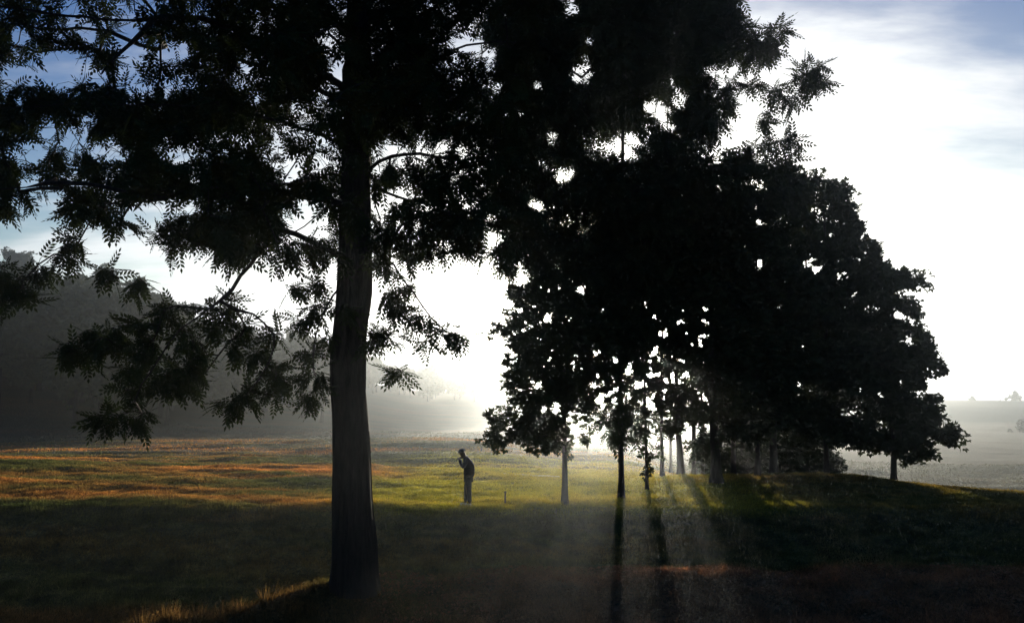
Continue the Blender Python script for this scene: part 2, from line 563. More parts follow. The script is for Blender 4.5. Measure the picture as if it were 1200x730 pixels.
# ------------------------------------------------------------------ trees
HOLES = [  # gaps in the foliage (photograph pixels): cx, cy, rx, ry
    (75, 78, 38, 24), (105, 86, 26, 13), (150, 48, 26, 14), (85, 10, 15, 10), (105, 38, 10, 10), (178, 3, 9, 6),
    (200, 95, 14, 14), (178, 100, 10, 6), (24, 38, 13, 8), (18, 60, 6, 10), (22, 86, 24, 12), (60, 146, 18, 12),
    (85, 162, 13, 19), (100, 140, 13, 8), (35, 180, 22, 10), (135, 178, 15, 11), (196, 58, 9, 14), (216, 55, 10, 10),
    (287, 78, 8, 13), (303, 112, 7, 7), (283, 100, 8, 6), (385, 47, 12, 14), (396, 80, 10, 24), (370, 160, 12, 9),
    (345, 188, 22, 10), (375, 192, 16, 12), (320, 172, 14, 7), (215, 182, 19, 10), (304, 35, 4, 4), (240, 36, 4, 4),
    (35, 213, 15, 8), (62, 236, 14, 15), (96, 216, 14, 8), (20, 271, 30, 11), (50, 276, 12, 10),
    (172, 250, 24, 12), (190, 236, 12, 12), (216, 240, 18, 10), (160, 290, 16, 20), (185, 306, 15, 10),
    (225, 310, 24, 26), (215, 335, 20, 18), (306, 320, 22, 22), (320, 345, 15, 12), (280, 334, 8, 10), (386, 320, 8, 16),
    (357, 238, 13, 13), (350, 266, 20, 12), (336, 206, 8, 8), (331, 250, 8, 8), (290, 228, 5, 4), (257, 233, 6, 5),
    (122, 290, 8, 8), (92, 342, 24, 8), (60, 370, 60, 14), (40, 300, 20, 6),
    (452, 180, 20, 16), (465, 225, 20, 9), (443, 192, 8, 15), (445, 247, 7, 11), (520, 168, 13, 6), (545, 50, 30, 11),
    (576, 65, 11, 15), (585, 100, 11, 10), (592, 132, 9, 5), (593, 18, 8, 6), (578, 276, 13, 10), (545, 342, 44, 38),
    (512, 344, 22, 34), (440, 350, 7, 28), (510, 425, 26, 16), (560, 420, 20, 26), (455, 415, 12, 10), (485, 415, 12, 12),
    (540, 172, 12, 5), (500, 240, 6, 5), (470, 265, 7, 5), (520, 282, 14, 4), (490, 262, 6, 6), (545, 240, 8, 6),
    (632, 98, 12, 8), (682, 86, 19, 17), (685, 66, 12, 6), (628, 72, 6, 5), (672, 10, 12, 12), (691, 45, 6, 14),
    (645, 160, 12, 14), (638, 188, 12, 7), (660, 202, 14, 12), (610, 131, 10, 8), (762, 122, 12, 11), (775, 130, 8, 9), (785, 92, 9, 7), (776, 96, 5, 5),
    (796, 112, 9, 14), (731, 86, 5, 9), (735, 179, 10, 5), (790, 40, 5, 6), (785, 145, 10, 8), (722, 135, 6, 5),
    (838, 84, 24, 7), (879, 126, 17, 13), (866, 160, 9, 9), (900, 88, 12, 8), (845, 160, 6, 6),
    (628, 238, 12, 5), (720, 208, 8, 5), (788, 219, 4, 4), (886, 244, 5, 6), (889, 258, 4, 7), (881, 255, 3, 4), (905, 246, 3, 7), (945, 310, 6, 5), (956, 316, 7, 6), (951, 304, 4, 4), (966, 311, 4, 5),
    (889, 310, 6, 8), (880, 212, 14, 4), (1052, 368, 12, 9), (1052, 312, 6, 8), (1058, 345, 8, 6),
    (655, 332, 8, 5), (680, 336, 8, 8), (641, 372, 5, 8), (610, 366, 5, 5), (710, 363, 6, 5),
    (722, 420, 5, 6), (736, 434, 6, 7), (768, 408, 5, 7), (778, 392, 5, 6), (800, 375, 7, 6), (780, 445, 5, 5),
    (748, 452, 8, 5), (735, 395, 5, 4), (748, 398, 4, 5), (760, 430, 4, 4), (812, 404, 4, 5), (792, 420, 5, 4),
    (745, 484, 7, 6), (762, 470, 5, 5), (790, 440, 5, 9), (681, 502, 14, 12), (668, 488, 6, 8), (700, 505, 8, 8), (652, 478, 5, 8),
    (835, 380, 6, 6), (700, 470, 5, 6), (1010, 455, 5, 5), (1030, 462, 4, 4), (1055, 448, 5, 4),
]
for _ in range(150):
    HOLES.append((rng.uniform(690, 835), rng.uniform(355, 478), rng.uniform(2.0, 4.5), rng.uniform(2.0, 5.5)))
for _ in range(170):
    HOLES.append((rng.uniform(585, 1080), rng.uniform(150, 500), rng.uniform(1.5, 3.2), rng.uniform(1.5, 3.2)))
for _ in range(170):
    HOLES.append((rng.uniform(0, 900), rng.uniform(0, 300), rng.uniform(1.5, 3.5), rng.uniform(1.5, 3.5)))
HOLES = [h for h in HOLES if (h[0] - 735) ** 2 / 34 ** 2 + (h[1] - 392) ** 2 / 30 ** 2 > 1]
HA = np.array(HOLES, float)


def in_hole(P, s=1.0):
    px, py = project(P)
    d = ((px[:, None] - HA[:, 0]) / (HA[:, 2] * s)) ** 2 + ((py[:, None] - HA[:, 1]) / (HA[:, 3] * s)) ** 2
    lim = .9 + 1.9 * vnoise(px / 6, py / 6) + 1.6 * vnoise(px / 2.5 + 50, py / 2.5 + 9)
    lim = lim + rng.normal(0, .35, len(px))
    return (d < lim[:, None]).any(1)


def leaf_template(kind):
    if kind == 'compound':
        vs = []
        N = 6
        for k in range(N):
            t = .18 + .82 * k / (N - 1)
            b = np.array([t * .40, 0, -.10 * t * t])
            sides = (-1, 1) if k < N - 1 else (0,)
            for s in sides:
                L = .135 * (1 - .35 * abs(t - .55))
                ang = s * math.radians(62 - 22 * t)
                d = np.array([math.cos(ang), math.sin(ang), -.25])
                d /= np.linalg.norm(d)
                side = np.cross(d, [0, 0, 1.0])
                side /= np.linalg.norm(side)
                vs += [b, b + d * L * .45 + side * .027, b + d * L, b + d * L * .45 - side * .027]
        # rachis
        vs += [np.array([0, -.003, 0]), np.array([0, .003, 0]), np.array([.4, .002, -.10]), np.array([.4, -.002, -.10])]
        return np.array(vs)
    if kind == 'simple':     # spray of three broad leaves
        vs = []
        for a, L in ((-45, .15), (5, .18), (50, .14)):
            a = math.radians(a + 0.0)
            d = np.array([math.cos(a), math.sin(a), -.15])
            side = np.array([-math.sin(a), math.cos(a), .1])
            b = d * .03
            vs += [b, b + d * L * .45 + side * L * .33, b + d * L, b + d * L * .45 - side * L * .33]
        return np.array(vs)


T_COMP, T_SIMP = leaf_template('compound'), leaf_template('simple')


def place_leaves(tmpl, P, D, scale):
    """place the template at points P with its x axis along D"""
    n = len(P)
    D = D / (np.linalg.norm(D, axis=1)[:, None] + 1e-9)
    up = np.tile([0, 0, 1.0], (n, 1)) + rng.normal(0, .45, (n, 3))
    Yv = np.cross(up, D)
    Yv /= np.linalg.norm(Yv, axis=1)[:, None] + 1e-9
    Zv = np.cross(D, Yv)
    Rm = np.stack([D, Yv, Zv], 2)
    V = np.einsum('nij,kj->nki', Rm, tmpl) * scale[:, None, None] + P[:, None]
    return V.reshape(-1, 3)


def tube(path, radii, sides, jitter=0.0, base=0):
    path = np.asarray(path, float)
    n = len(path)
    T = np.gradient(path, axis=0)
    T /= np.linalg.norm(T, axis=1)[:, None] + 1e-9
    ref = np.array([1.0, 0, 0]) if abs(T[0][0]) < .8 else np.array([0, 1.0, 0])
    V = []
    ang = np.arange(sides) * 2 * np.pi / sides
    for i in range(n):
        u = np.cross(T[i], ref)
        u /= np.linalg.norm(u) + 1e-9
        v = np.cross(T[i], u)
        rr = radii[i] * (1 + (jitter * .8 * vnoise(ang * 20, np.full(sides, i * .12)) if sides > 20 else 0) + (np.maximum(0, vnoise(ang * 1.3 + 2, np.zeros(sides)) + .15) * (.35 if sides > 20 else .35) * math.exp(-i * .8) if sides >= 10 else 0) + jitter * (vnoise(ang * 2.2 + 11, np.full(sides, i * .35)) + .6 * vnoise(ang * 6 + 3, np.full(sides, i * .2 + 9))))
        V.append(path[i] + np.cos(ang)[:, None] * u * rr[:, None] + np.sin(ang)[:, None] * v * rr[:, None])
    V = np.concatenate(V)
    Fq = []
    for i in range(n - 1):
        a = base + i * sides
        k = np.arange(sides)
        k2 = (k + 1) % sides
        Fq.append(np.stack([a + k, a + k2, a + sides + k2, a + sides + k], 1))
    return V, np.concatenate(Fq)


def build_tree(name, base, trunk, r0, r1, clusters, mode, leafmat, barkmat, label, category='tree', group=None,
               per=60, lscale=1.0, twig=.6, sides=14, flare=.35, hole_s=1.0, droop=.35, limbs=()):
    """trunk: list of world points; clusters: list of (point, radius)"""
    root = empty(name, base)
    tag(root, label, category, group)
    base = np.array(base, float)
    # densify the trunk
    trunk = np.array(trunk, float)
    seg = np.linalg.norm(np.diff(trunk, axis=0), axis=1)
    cum = np.concatenate([[0], np.cumsum(seg)])
    m = max(8, int(cum[-1] / .3))
    s = np.linspace(0, cum[-1], m)
    tp = np.stack([np.interp(s, cum, trunk[:, k]) for k in range(3)], 1)
    tp[:, :2] += np.stack([vnoise(s * .5 + base[0], s * 0 + 1.5), vnoise(s * .5 + base[1], s * 0 + 7.5)], 1) * r0 * .5 * np.minimum(s, 2)[:, None] / 2
    tr = r0 + (r1 - r0) * (s / cum[-1]) ** .9
    tr = tr * (1 + flare * np.exp(-s / .45))
    Vs, Fs = [], []
    nb = 0
    V, Fq = tube(tp, tr, sides, .22)
    Vs.append(V)
    Fs.append(Fq)
    nb += len(V)
    # skeleton: node lists
    P = [p for p in tp]
    par = [-1] + list(range(m - 1))
    cost = list(s * .35)
    istr = [True] * m
    cl = sorted(clusters, key=lambda c: np.min(np.linalg.norm(tp - c[0], axis=1)))
    paths = []
    tips = []
    for lb in limbs:
        lb = np.array(lb, float)
        A = np.array(P)
        k = int(np.argmin(np.linalg.norm(A - lb[0], axis=1)))
        pts_ = np.vstack([A[k], lb[1:]])
        # smooth curve through the points
        sg = np.concatenate([[0], np.cumsum(np.linalg.norm(np.diff(pts_, axis=0), axis=1))])
        q_ = np.linspace(0, sg[-1], max(3, int(sg[-1] / .3)))
        cv = np.stack([np.interp(q_, sg, pts_[:, j]) for j in range(3)], 1)
        for _ in range(2):
            cv[1:-1] = (cv[:-2] + cv[1:-1] * 2 + cv[2:]) / 4
        cv[1:-1] += rng.normal(0, .018, (len(cv) - 2, 3))
        ids = [k]
        prev = k
        for i in range(1, len(cv)):
            P.append(cv[i])
            par.append(prev)
            cost.append(cost[k] * .5 + q_[i] * .4)
            istr.append(False)
            prev = len(P) - 1
            ids.append(prev)
        paths.append(ids)
        tips.append((prev, .4))
    for (c, rad) in cl:
        A = np.array(P)
        d = np.linalg.norm(A - c, axis=1)
        # prefer nodes lower than the cluster for ones on the trunk, penalise detours
        pen = np.where(np.array(istr), np.maximum(0, A[:, 2] - c[2] + .15 * d) * .8, np.maximum(0, A[:, 2] - c[2]) * .15)
        sc_ = d + pen + .25 * np.array(cost)
        sc_[:2] += 5
        k = int(np.argmin(sc_))
        a = A[k]
        L = d[k]
        ns_ = max(2, int(L / .45))
        t = np.linspace(0, 1, ns_ + 1)[:, None]
        bend = np.array([rng.normal(0, .10), rng.normal(0, .10), rng.normal(.06, .08)]) * L
        q = a + (c - a) * t + bend * (t * (1 - t) * 4) ** 1.0
        q[1:-1] += rng.normal(0, .03 * min(L, 1.5), (len(q) - 2, 3))
        prev = k
        ids = [k]
        for i in range(1, ns_ + 1):
            P.append(q[i])
            par.append(prev)
            cost.append(cost[k] + L * i / ns_)
            istr.append(False)
            prev = len(P) - 1
            ids.append(prev)
        paths.append(ids)
        tips.append((prev, rad))
    # pipe-model radii
    n = len(P)
    acc = np.zeros(n)
    for tpi, rad in tips:
        acc[tpi] += (.0065 + .004 * rad) ** 2.2
    for i in range(n - 1, m - 1, -1):
        acc[par[i]] += acc[i]
    rad_n = np.maximum(acc, 1e-9) ** (1 / 2.2)
    for ids in paths:
        pts = [P[i] for i in ids]
        rr = [min(rad_n[i], 1e9) for i in ids]
        if istr[ids[0]]:
            rr[0] = rad_n[ids[1]] * 1.25
        else:
            rr[0] = rad_n[ids[1]] * 1.05
        rr = [min(x, r0 * .42) for x in rr]
        V, Fq = tube(pts, rr, 6, .1, nb)
        Vs.append(V)
        Fs.append(Fq)
        nb += len(V)
    # twigs and leaves
    LP, LD = [], []
    for (c, rad) in cl:
        nt_ = max(4, int(7 * (rad / .5)))
        for _ in range(nt_):
            d = rng.normal(0, 1, 3)
            d[2] = d[2] * .6 + .05
            d /= np.linalg.norm(d)
            L = rad * rng.uniform(.7, 1.25)
            e = c + d * L
            e[2] -= droop * L * rng.uniform(.2, 1)
            mid = c + d * L * .5
            mid[2] += .05 * L
            if mode != 'far':
                V, Fq = tube([c, mid, e], [.008, .006, .003], 3, 0, nb)
                Vs.append(V)
                Fs.append(Fq)
                nb += len(V)
            k = max(3, int(per / 7))
            t = rng.uniform(.15, 1.05, k)[:, None]
            pts = (1 - t) ** 2 * c + 2 * t * (1 - t) * mid + t * t * e
            pts = pts + rng.normal(0, .05 * rad if mode == 'compound' else .17 * rad, pts.shape)
            dd = d * .8 + rng.normal(0, .75, (k, 3))
            dd[:, 2] -= droop
            LP.append(pts)
            LD.append(dd)
    LP, LD = np.concatenate(LP), np.concatenate(LD)
    if hole_s > 0:
        un = LD / np.linalg.norm(LD, axis=1)[:, None]
        reach = (.40 if mode == 'compound' else .14) * lscale
        keep = ~(in_hole(LP, hole_s) | in_hole(LP + un * reach * .5, hole_s) | in_hole(LP + un * reach, hole_s))
        LP, LD = LP[keep], LD[keep]
    T = T_COMP if mode == 'compound' else T_SIMP
    V = place_leaves(T, LP, LD, lscale * rng.uniform(.55, 1.3, len(LP)))
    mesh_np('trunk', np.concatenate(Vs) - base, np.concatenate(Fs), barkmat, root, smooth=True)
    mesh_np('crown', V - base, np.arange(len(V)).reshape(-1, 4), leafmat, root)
    return root


def blob_clusters(blobs, Y, dens=1.0, rad=.5, dy=2.0, reject=.75):
    """blobs: (cx,cy,rx,ry[,Y]) in photograph pixels -> cluster centres with a real depth spread"""
    out = []
    for b in blobs:
        cx, cy, rx, ry = b[:4]
        yy = b[4] if len(b) > 4 else Y
        mx, my = rx * yy / F, ry * yy / F
        depth = min(dy, max(mx, my) * .9)
        n = max(1, int(dens * (mx * my * max(depth, .25)) / (rad ** 3) * .55 + .5))
        for _ in range(n):
            for _t in range(12):
                d = rng.normal(0, 1, 3)
                d /= np.linalg.norm(d)
                d *= rng.random() ** .42 * (1.14 if rng.random() < .25 else 1)
                if n == 1:
                    d *= .1
                Yc = yy + d[1] * depth
                p = at(cx + d[0] * rx * .9, cy + d[2] * ry * .9, Yc)
                if not in_hole(p[None], .8)[0] or rng.random() > reject:
                    break
            else:
                continue
            r = min(rad, max(.22, min(mx, my) * 1.1)) * rng.uniform(.8, 1.2)
            out.append((p, r))
    return out


# ---- the big near tree (A)
YA = 18.0
bxA = at(414, 690, YA)
bA = (bxA[0], YA, gz(bxA[0], YA) - .05)
bl = [  # the lower, detailed sprays
    (20, 225, 32, 12), (6, 190, 12, 14), (60, 120, 50, 12), (25, 125, 30, 18), (182, 78, 26, 14), (122, 108, 24, 12), (140, 130, 30, 20),
    (105, 250, 40, 16), (90, 285, 30, 18), (75, 300, 20, 12), (120, 315, 40, 12), (165, 328, 22, 9), (45, 310, 14, 8), (140, 262, 20, 10),
    (200, 215, 50, 16), (250, 240, 45, 26), (290, 270, 45, 28), (250, 288, 30, 14), (330, 300, 26, 15), (300, 215, 40, 20), (200, 270, 20, 10),
    (186, 277, 14, 10), (205, 288, 12, 8), (270, 357, 30, 14), (242, 362, 20, 10), (288, 382, 18, 12), (270, 398, 16, 12), (255, 380, 14, 8),
    (336, 338, 13, 10), (362, 360, 16, 14), (348, 372, 16, 10), (376, 332, 7, 12), (330, 392, 10, 12), (300, 412, 14, 9), (320, 425, 12, 8),
    (290, 464, 18, 9), (273, 470, 10, 9), (316, 466, 10, 8), (325, 440, 8, 6), (364, 414, 10, 12), (370, 440, 12, 11), (367, 458, 7, 6),
    (205, 358, 20, 10), (188, 370, 22, 10), (166, 382, 14, 8), (214, 386, 14, 9), (132, 384, 18, 7), (104, 386, 20, 8), (80, 402, 11, 8),
    (88, 412, 8, 6), (118, 396, 12, 8), (134, 404, 7, 6), (180, 398, 12, 8), (162, 428, 12, 9), (172, 415, 8, 7), (150, 458, 14, 7), (140, 486, 18, 7), (166, 484, 12, 6),
    (122, 490, 8, 6), (198, 440, 12, 7), (212, 434, 14, 8), (224, 446, 10, 8), (240, 438, 8, 6), (200, 452, 7, 5), (232, 420, 8, 8),
    (28, 342, 16, 6), (20, 326, 12, 7), (8, 352, 10, 6), (26, 352, 9, 6), (5, 315, 8, 8), (225, 400, 8, 8),
    (456, 312, 20, 12), (455, 338, 20, 12), (484, 334, 10, 9), (462, 360, 10, 10), (449, 386, 12, 7), (464, 396, 8, 6),
    (490, 362, 10, 6), (509, 371, 8, 6), (521, 388, 12, 7), (500, 395, 9, 6), (544, 392, 6, 6), (473, 437, 9, 7), (440, 400, 8, 8), (486, 408, 8, 5),
    (450, 300, 24, 8), (500, 292, 30, 6), (480, 300, 20, 6), (395, 300, 20, 14), (400, 360, 12, 10), (385, 395, 8, 12),
    (560, 285, 24, 8), (540, 295, 14, 5), (590, 300, 14, 8),
]
clA = blob_clusters(bl, YA - .5, 1.3, .38, 1.6, .6)
# the dense upper crown
for (x0, x1, y0, y1, n) in ((-140, 210, -160, 70, 105), (-120, 60, 60, 250, 46), (60, 210, 100, 250, 58), (200, 620, -160, 60, 185), (210, 620, 40, 190, 185),
                            (200, 400, 180, 290, 62), (435, 620, 170, 292, 62)):
    k = 0
    while k < n:
        px, py = rng.uniform(x0, x1), rng.uniform(y0, y1)
        off = abs(px - 412) / 420
        Yc = YA + rng.normal(0, 1.9) * (1.15 - .5 * min(off, 1))
        p = at(px, py, Yc)
        if in_hole(p[None], 1.0)[0] and rng.random() < .93:
            n -= .35
            continue
        clA.append((p, rng.uniform(.3, .5)))
        k += 1
trA = [np.array(bA), at(412, 560, YA), at(411, 400, YA), at(413, 250, YA), at(416, 100, YA), at(420, -60, YA), at(425, -200, YA)]
def LM(*p):
    return [at(x, y, yy) for (x, y, yy) in p]


limbsA = [LM((405, 312, 18), (375, 290, 17.9), (345, 272, 17.7), (318, 264, 17.5), (285, 262, 17.3)),
          LM((318, 264, 17.5), (298, 300, 17.3), (278, 335, 17.1), (262, 352, 17.0), (215, 378, 16.8), (180, 425, 16.7), (158, 470, 16.6)),
          LM((262, 352, 17.0), (300, 372, 17.1), (330, 385, 17.2), (318, 425, 17.2), (292, 458, 17.2)),
          LM((404, 330, 18), (385, 345, 17.5), (368, 385, 17.3), (368, 440, 17.2)),
          LM((405, 240, 18), (330, 225, 17.4), (250, 222, 16.9), (180, 232, 16.5), (110, 262, 16.2), (60, 300, 16.0), (20, 345, 15.9)),
          LM((180, 232, 16.5), (110, 215, 16.2), (60, 214, 16), (-40, 228, 15.8)),
          LM((404, 175, 18), (330, 140, 17.2), (240, 125, 16.7), (120, 122, 16.2), (20, 126, 15.8), (-60, 130, 15.6)),
          LM((408, 110, 18), (330, 60, 17.3), (240, 20, 16.8), (120, 25, 16.3), (20, 10, 16.0)),
          LM((182, 35, 16.6), (170, 48, 16.5), (130, 62, 16.4), (118, 88, 16.3)),
          LM((408, 130, 18), (340, 90, 19.5), (250, 60, 20.5), (120, -20, 21)),
          LM((432, 200, 18), (452, 184, 18.2), (480, 178, 18.5), (540, 190, 19), (600, 180, 19.5)),
          LM((432, 215, 18), (450, 226, 18), (490, 238, 18.2), (560, 236, 18.6), (610, 225, 19)),
          LM((432, 290, 18), (480, 292, 17.7), (540, 294, 17.5), (600, 300, 17.4)),
          LM((432, 292, 18), (455, 300, 17.8), (478, 330, 17.6), (492, 362, 17.5), (520, 386, 17.4)),
          LM((432, 130, 18), (480, 90, 17.5), (540, 52, 17.2), (620, 50, 17)),
          LM((430, 90, 18), (480, 30, 18.5), (560, -30, 19))]
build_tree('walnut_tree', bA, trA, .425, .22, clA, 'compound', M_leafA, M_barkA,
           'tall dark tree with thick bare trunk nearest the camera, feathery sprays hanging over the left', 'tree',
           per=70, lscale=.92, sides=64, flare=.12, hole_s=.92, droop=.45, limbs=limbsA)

# ---- the grove
def grove(name, px, Y, top, r, blobs, label, lean=0, mode='simple', mat=None, per=90, rad=.75, dens=1.0, lsc=1.3, dy=2.5, hs=.85, group='grove of trees on the right', topx=None):
    b = at(px, 500, Y)
    base = (b[0], Y, gz(b[0], Y) - .05)
    tx = topx if topx is not None else px + lean
    top += 40 if Y > 30 else 10
    tr = [np.array(base), at(px + lean * .35, 430, Y), at(px + lean * .7 + 3, (430 + top) / 2, Y), at(tx, top, Y)]
    cl = blob_clusters(blobs, Y, dens * 2.0, rad * .9, dy, .8)
    return build_tree(name, base, tr, r, max(.03, r * .3), cl, mode, mat or M_leafB, M_barkB, label, 'tree', group,
                      per=int(per * 1.55), lscale=lsc * .93, sides=10, flare=.3, hole_s=hs, droop=.3)


grove('young_tree', 661, 27.0, 350, .10, [(640, 400, 50, 62), (598, 498, 30, 22), (640, 500, 45, 26), (618, 352, 32, 30), (690, 420, 40, 60), (600, 395, 20, 20), (610, 450, 20, 25), (580, 382, 8, 6), (572, 488, 7, 5), (660, 345, 40, 30), (655, 455, 40, 30), (688, 468, 30, 26), (698, 500, 18, 14), (625, 470, 34, 20), (612, 510, 26, 12), (640, 515, 22, 9)],
      'small young tree with thin forked trunk right of the golfer, broad leaves reaching low', mode='simple', mat=M_leafC, per=60, rad=.40, dens=1.1, lsc=.95, dy=1.5, group=None)
grove('tall_tree', 727, 28.5, -120, .10, [(720, 60, 110, 100), (620, 90, 60, 100), (640, 180, 60, 60), (800, 50, 65, 70), (700, -80, 150, 60), (840, 20, 30, 40), (830, 130, 45, 35), (868, 60, 18, 24),
                                       (893, 50, 16, 16), (908, 38, 12, 10), (905, 60, 10, 8), (890, 70, 14, 8), (850, 100, 26, 10), (880, 100, 20, 8), (910, 105, 22, 12), (930, 112, 14, 12), (945, 92, 12, 8), (955, 80, 10, 5), (960, 97, 9, 4),
                                       (740, 230, 80, 60), (640, 250, 45, 50), (700, 300, 70, 50), (900, 165, 22, 20), (890, 140, 12, 8), (860, 190, 40, 24), (800, 190, 50, 40), (925, 190, 12, 16), (620, 20, 50, 60), (715, 370, 48, 45), (750, 360, 40, 40), (735, 392, 30, 26), (735, 400, 26, 24), (724, 430, 26, 40), (722, 480, 24, 26), (740, 500, 18, 16), (645, 305, 50, 34), (600, 310, 14, 10), (685, 345, 40, 34), (712, 505, 12, 14)],
      'tallest tree of the grove, feathery sprays jutting right over the sky, straight slim trunk', mode='compound', mat=M_leafA, per=52, rad=.58, dens=1.0, lsc=1.35, dy=2.8, group=None)
grove('leaning_sapling', 757, 31.0, 455, .06, [(752, 486, 18, 16), (764, 470, 16, 12), (756, 512, 14, 14), (760, 535, 13, 12), (760, 552, 12, 10)],
      'crooked thin sapling in the light rays beside the tallest tree', lean=-6, per=50, rad=.35, dens=.9, lsc=.9, dy=.8)
grove('grove_tree', 775, 37.0, 250, .09, [(765, 330, 45, 50), (765, 400, 45, 45), (760, 260, 50, 40), (765, 455, 34, 24), (745, 430, 22, 30), (774, 500, 20, 13)],
      'thin straight tree behind the crooked sapling, its crown full of bright gaps', per=75, rad=.6, dens=1.5)
grove('grove_tree', 797, 38.5, 260, .16, [(800, 330, 45, 50), (800, 410, 40, 50), (820, 260, 50, 50), (800, 468, 30, 20)],
      'tree with slanting trunk between the thin straight tree and the stout trunk', lean=-16, per=75, rad=.65, dens=1.6)
grove('grove_tree', 812, 45.0, 300, .14, [(815, 350, 45, 50), (815, 420, 45, 45), (815, 478, 26, 16), (780, 400, 30, 50)],
      'slim shadowed tree set deeper in the grove, just left of the stout trunk', per=60, rad=.75, dens=.8)
grove('grove_tree', 838, 33.0, 190, .21, [(845, 300, 70, 70), (850, 400, 60, 60), (845, 240, 70, 50), (850, 470, 45, 40), (810, 300, 40, 50), (870, 505, 25, 18)],
      'stout dark trunk of the grove with a dense rounded crown, right of the light rays', lean=-10, per=90, rad=.7, dens=1.0)
grove('grove_tree', 868, 46.0, 240, .12, [(870, 330, 60, 60), (870, 430, 50, 50), (880, 500, 30, 24)],
      'thin dim trunk right behind the stout trunk of the grove', per=80, rad=.8, dens=.9)
grove('grove_tree', 785, 50.0, 330, .10, [(785, 420, 26, 30), (784, 465, 24, 20)],
      'very thin tree half hidden behind the slanting trunk', per=60, rad=.7, dens=.4)
grove('grove_tree', 822, 53.0, 330, .13, [(824, 430, 28, 34), (826, 480, 20, 16)],
      'furthest thin trunk just left of the stout trunk, veiled in light', per=60, rad=.85, dens=.6)
grove('grove_tree', 858, 39.0, 260, .12, [(860, 380, 36, 60), (862, 460, 30, 30)],
      'slim straight tree standing close to the right of the stout trunk', per=80, rad=.65, dens=.7)
grove('grove_tree', 886, 35.0, 240, .11, [(888, 360, 30, 60), (888, 450, 28, 40)],
      'slim dark tree just left of the middle grove tree, at the front', per=80, rad=.6, dens=.7)
grove('grove_tree', 905, 37.0, 170, .18, [(905, 240, 55, 50), (910, 330, 65, 60), (900, 420, 60, 60), (905, 490, 50, 38), (930, 520, 26, 14), (925, 205, 24, 20)],
      'dark tree in the middle of the grove with foliage nearly down to the mound', per=90, rad=.72, dens=1.1)
grove('grove_tree', 943, 49.0, 220, .14, [(945, 300, 50, 50), (940, 400, 50, 60), (945, 480, 40, 40)],
      'dim slender tree deep in the grove between two nearer dark crowns', per=80, rad=.85, dens=.9)
grove('grove_tree', 966, 40.0, 200, .14, [(965, 240, 34, 30), (985, 280, 38, 40), (980, 350, 58, 55), (975, 430, 60, 50), (970, 490, 45, 32), (950, 215, 22, 14), (1002, 250, 12, 14)],
      'tree with short clear trunk on the crest of the mound, sloping outer crown above', per=90, rad=.7, dens=1.1)
grove('grove_tree', 1044, 39.0, 290, .15, [(1025, 320, 30, 40), (1045, 350, 34, 44), (1050, 410, 42, 45), (1030, 440, 48, 40), (1062, 500, 34, 34), (1098, 508, 22, 18), (1015, 500, 36, 20), (1000, 440, 40, 40), (1040, 470, 36, 30), (1085, 470, 16, 16), (1085, 530, 18, 9), (1082, 430, 18, 26), (1072, 330, 8, 12),
                                       (1100, 432, 8, 6), (1115, 500, 8, 6), (1065, 535, 16, 10), (1112, 517, 10, 5)],
      'rightmost tree of the grove, low skirt of leaves hanging against the misty field', per=80, rad=.6, dens=1.2, lsc=1.35)

for px, Y, rx, h, lab in ((833, 41.0, 20, 84, 'added sun-blocking dark shrub between the slanting trunk and the stout trunk'),  # shrubs added to the dark undergrowth, sized to keep sun off the crest
                         (878, 43.0, 26, 70, 'added sun-blocking low dark shrub in the shade behind the stout trunk'), (925, 45.0, 30, 76, 'added sun-blocking broad dark shrub under the middle of the grove'),
                         (952, 47.0, 22, 66, 'added sun-blocking small round shrub beside the short clear trunk on the mound'), (900, 50.0, 30, 90, 'added sun-blocking tall shrub in the shaded back of the grove behind its broad low shrub'),
                         (846, 56.0, 30, 104, 'added sun-blocking thicket shrub just right of the stout trunk base, deep in shade'), (888, 60.0, 30, 108, 'added sun-blocking leafy shrub in the darkest hollow of the grove'),
                         (925, 58.0, 28, 104, 'added sun-blocking dense shrub behind the low foliage of the middle grove tree'), (960, 62.0, 24, 96, 'last added sun-blocking shrub at the right end of the shaded undergrowth')):
    b = at(px, 540, Y)
    zb = gz(b[0], Y)
    base = (b[0], Y, zb - .05)
    by = float(project(np.array([base]))[1][0])
    cl = blob_clusters([(px, by - h * .45, rx, h * .42), (px - rx * .5, by - h * .25, rx * .6, h * .25), (px + rx * .5, by - h * .3, rx * .6, h * .3)], Y, 1.6, .5, 1.2, .5)
    bb = np.array(base)
    build_tree('shrub', base, [bb, bb + [.05, 0, .4], bb + [.1, .05, .9]], .06, .03, cl, 'simple', M_leafB, M_barkB, lab, 'shrub', None, per=80, lscale=1.2, sides=7, hole_s=0)

# ------------------------------------------------------------------ distant woods
def far_tree_protos():
    protos = []
    for s in range(4):
        H = (13, 15, 11, 14)[s]
        Rr = (4.5, 4.2, 4.4, 3.4)[s]
        cl = []
        for _ in range(46):
            d = rng.normal(0, 1, 3)
            d /= np.linalg.norm(d)
            d *= rng.random() ** .3
            cl.append((np.array([d[0] * Rr * (1 - .25 * max(d[2], 0)), d[1] * Rr, H * .6 + d[2] * H * .38]), rng.uniform(.9, 1.5)))
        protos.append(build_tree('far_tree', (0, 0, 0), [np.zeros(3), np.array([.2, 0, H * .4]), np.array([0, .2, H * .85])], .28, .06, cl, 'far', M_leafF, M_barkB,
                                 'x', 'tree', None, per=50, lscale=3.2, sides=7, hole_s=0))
    return protos


def copy_tree(o):
    c = o.copy()
    C.objects.link(c)
    for ch in list(o.children):
        d = ch.copy()
        C.objects.link(d)
        d.parent = c
    return c


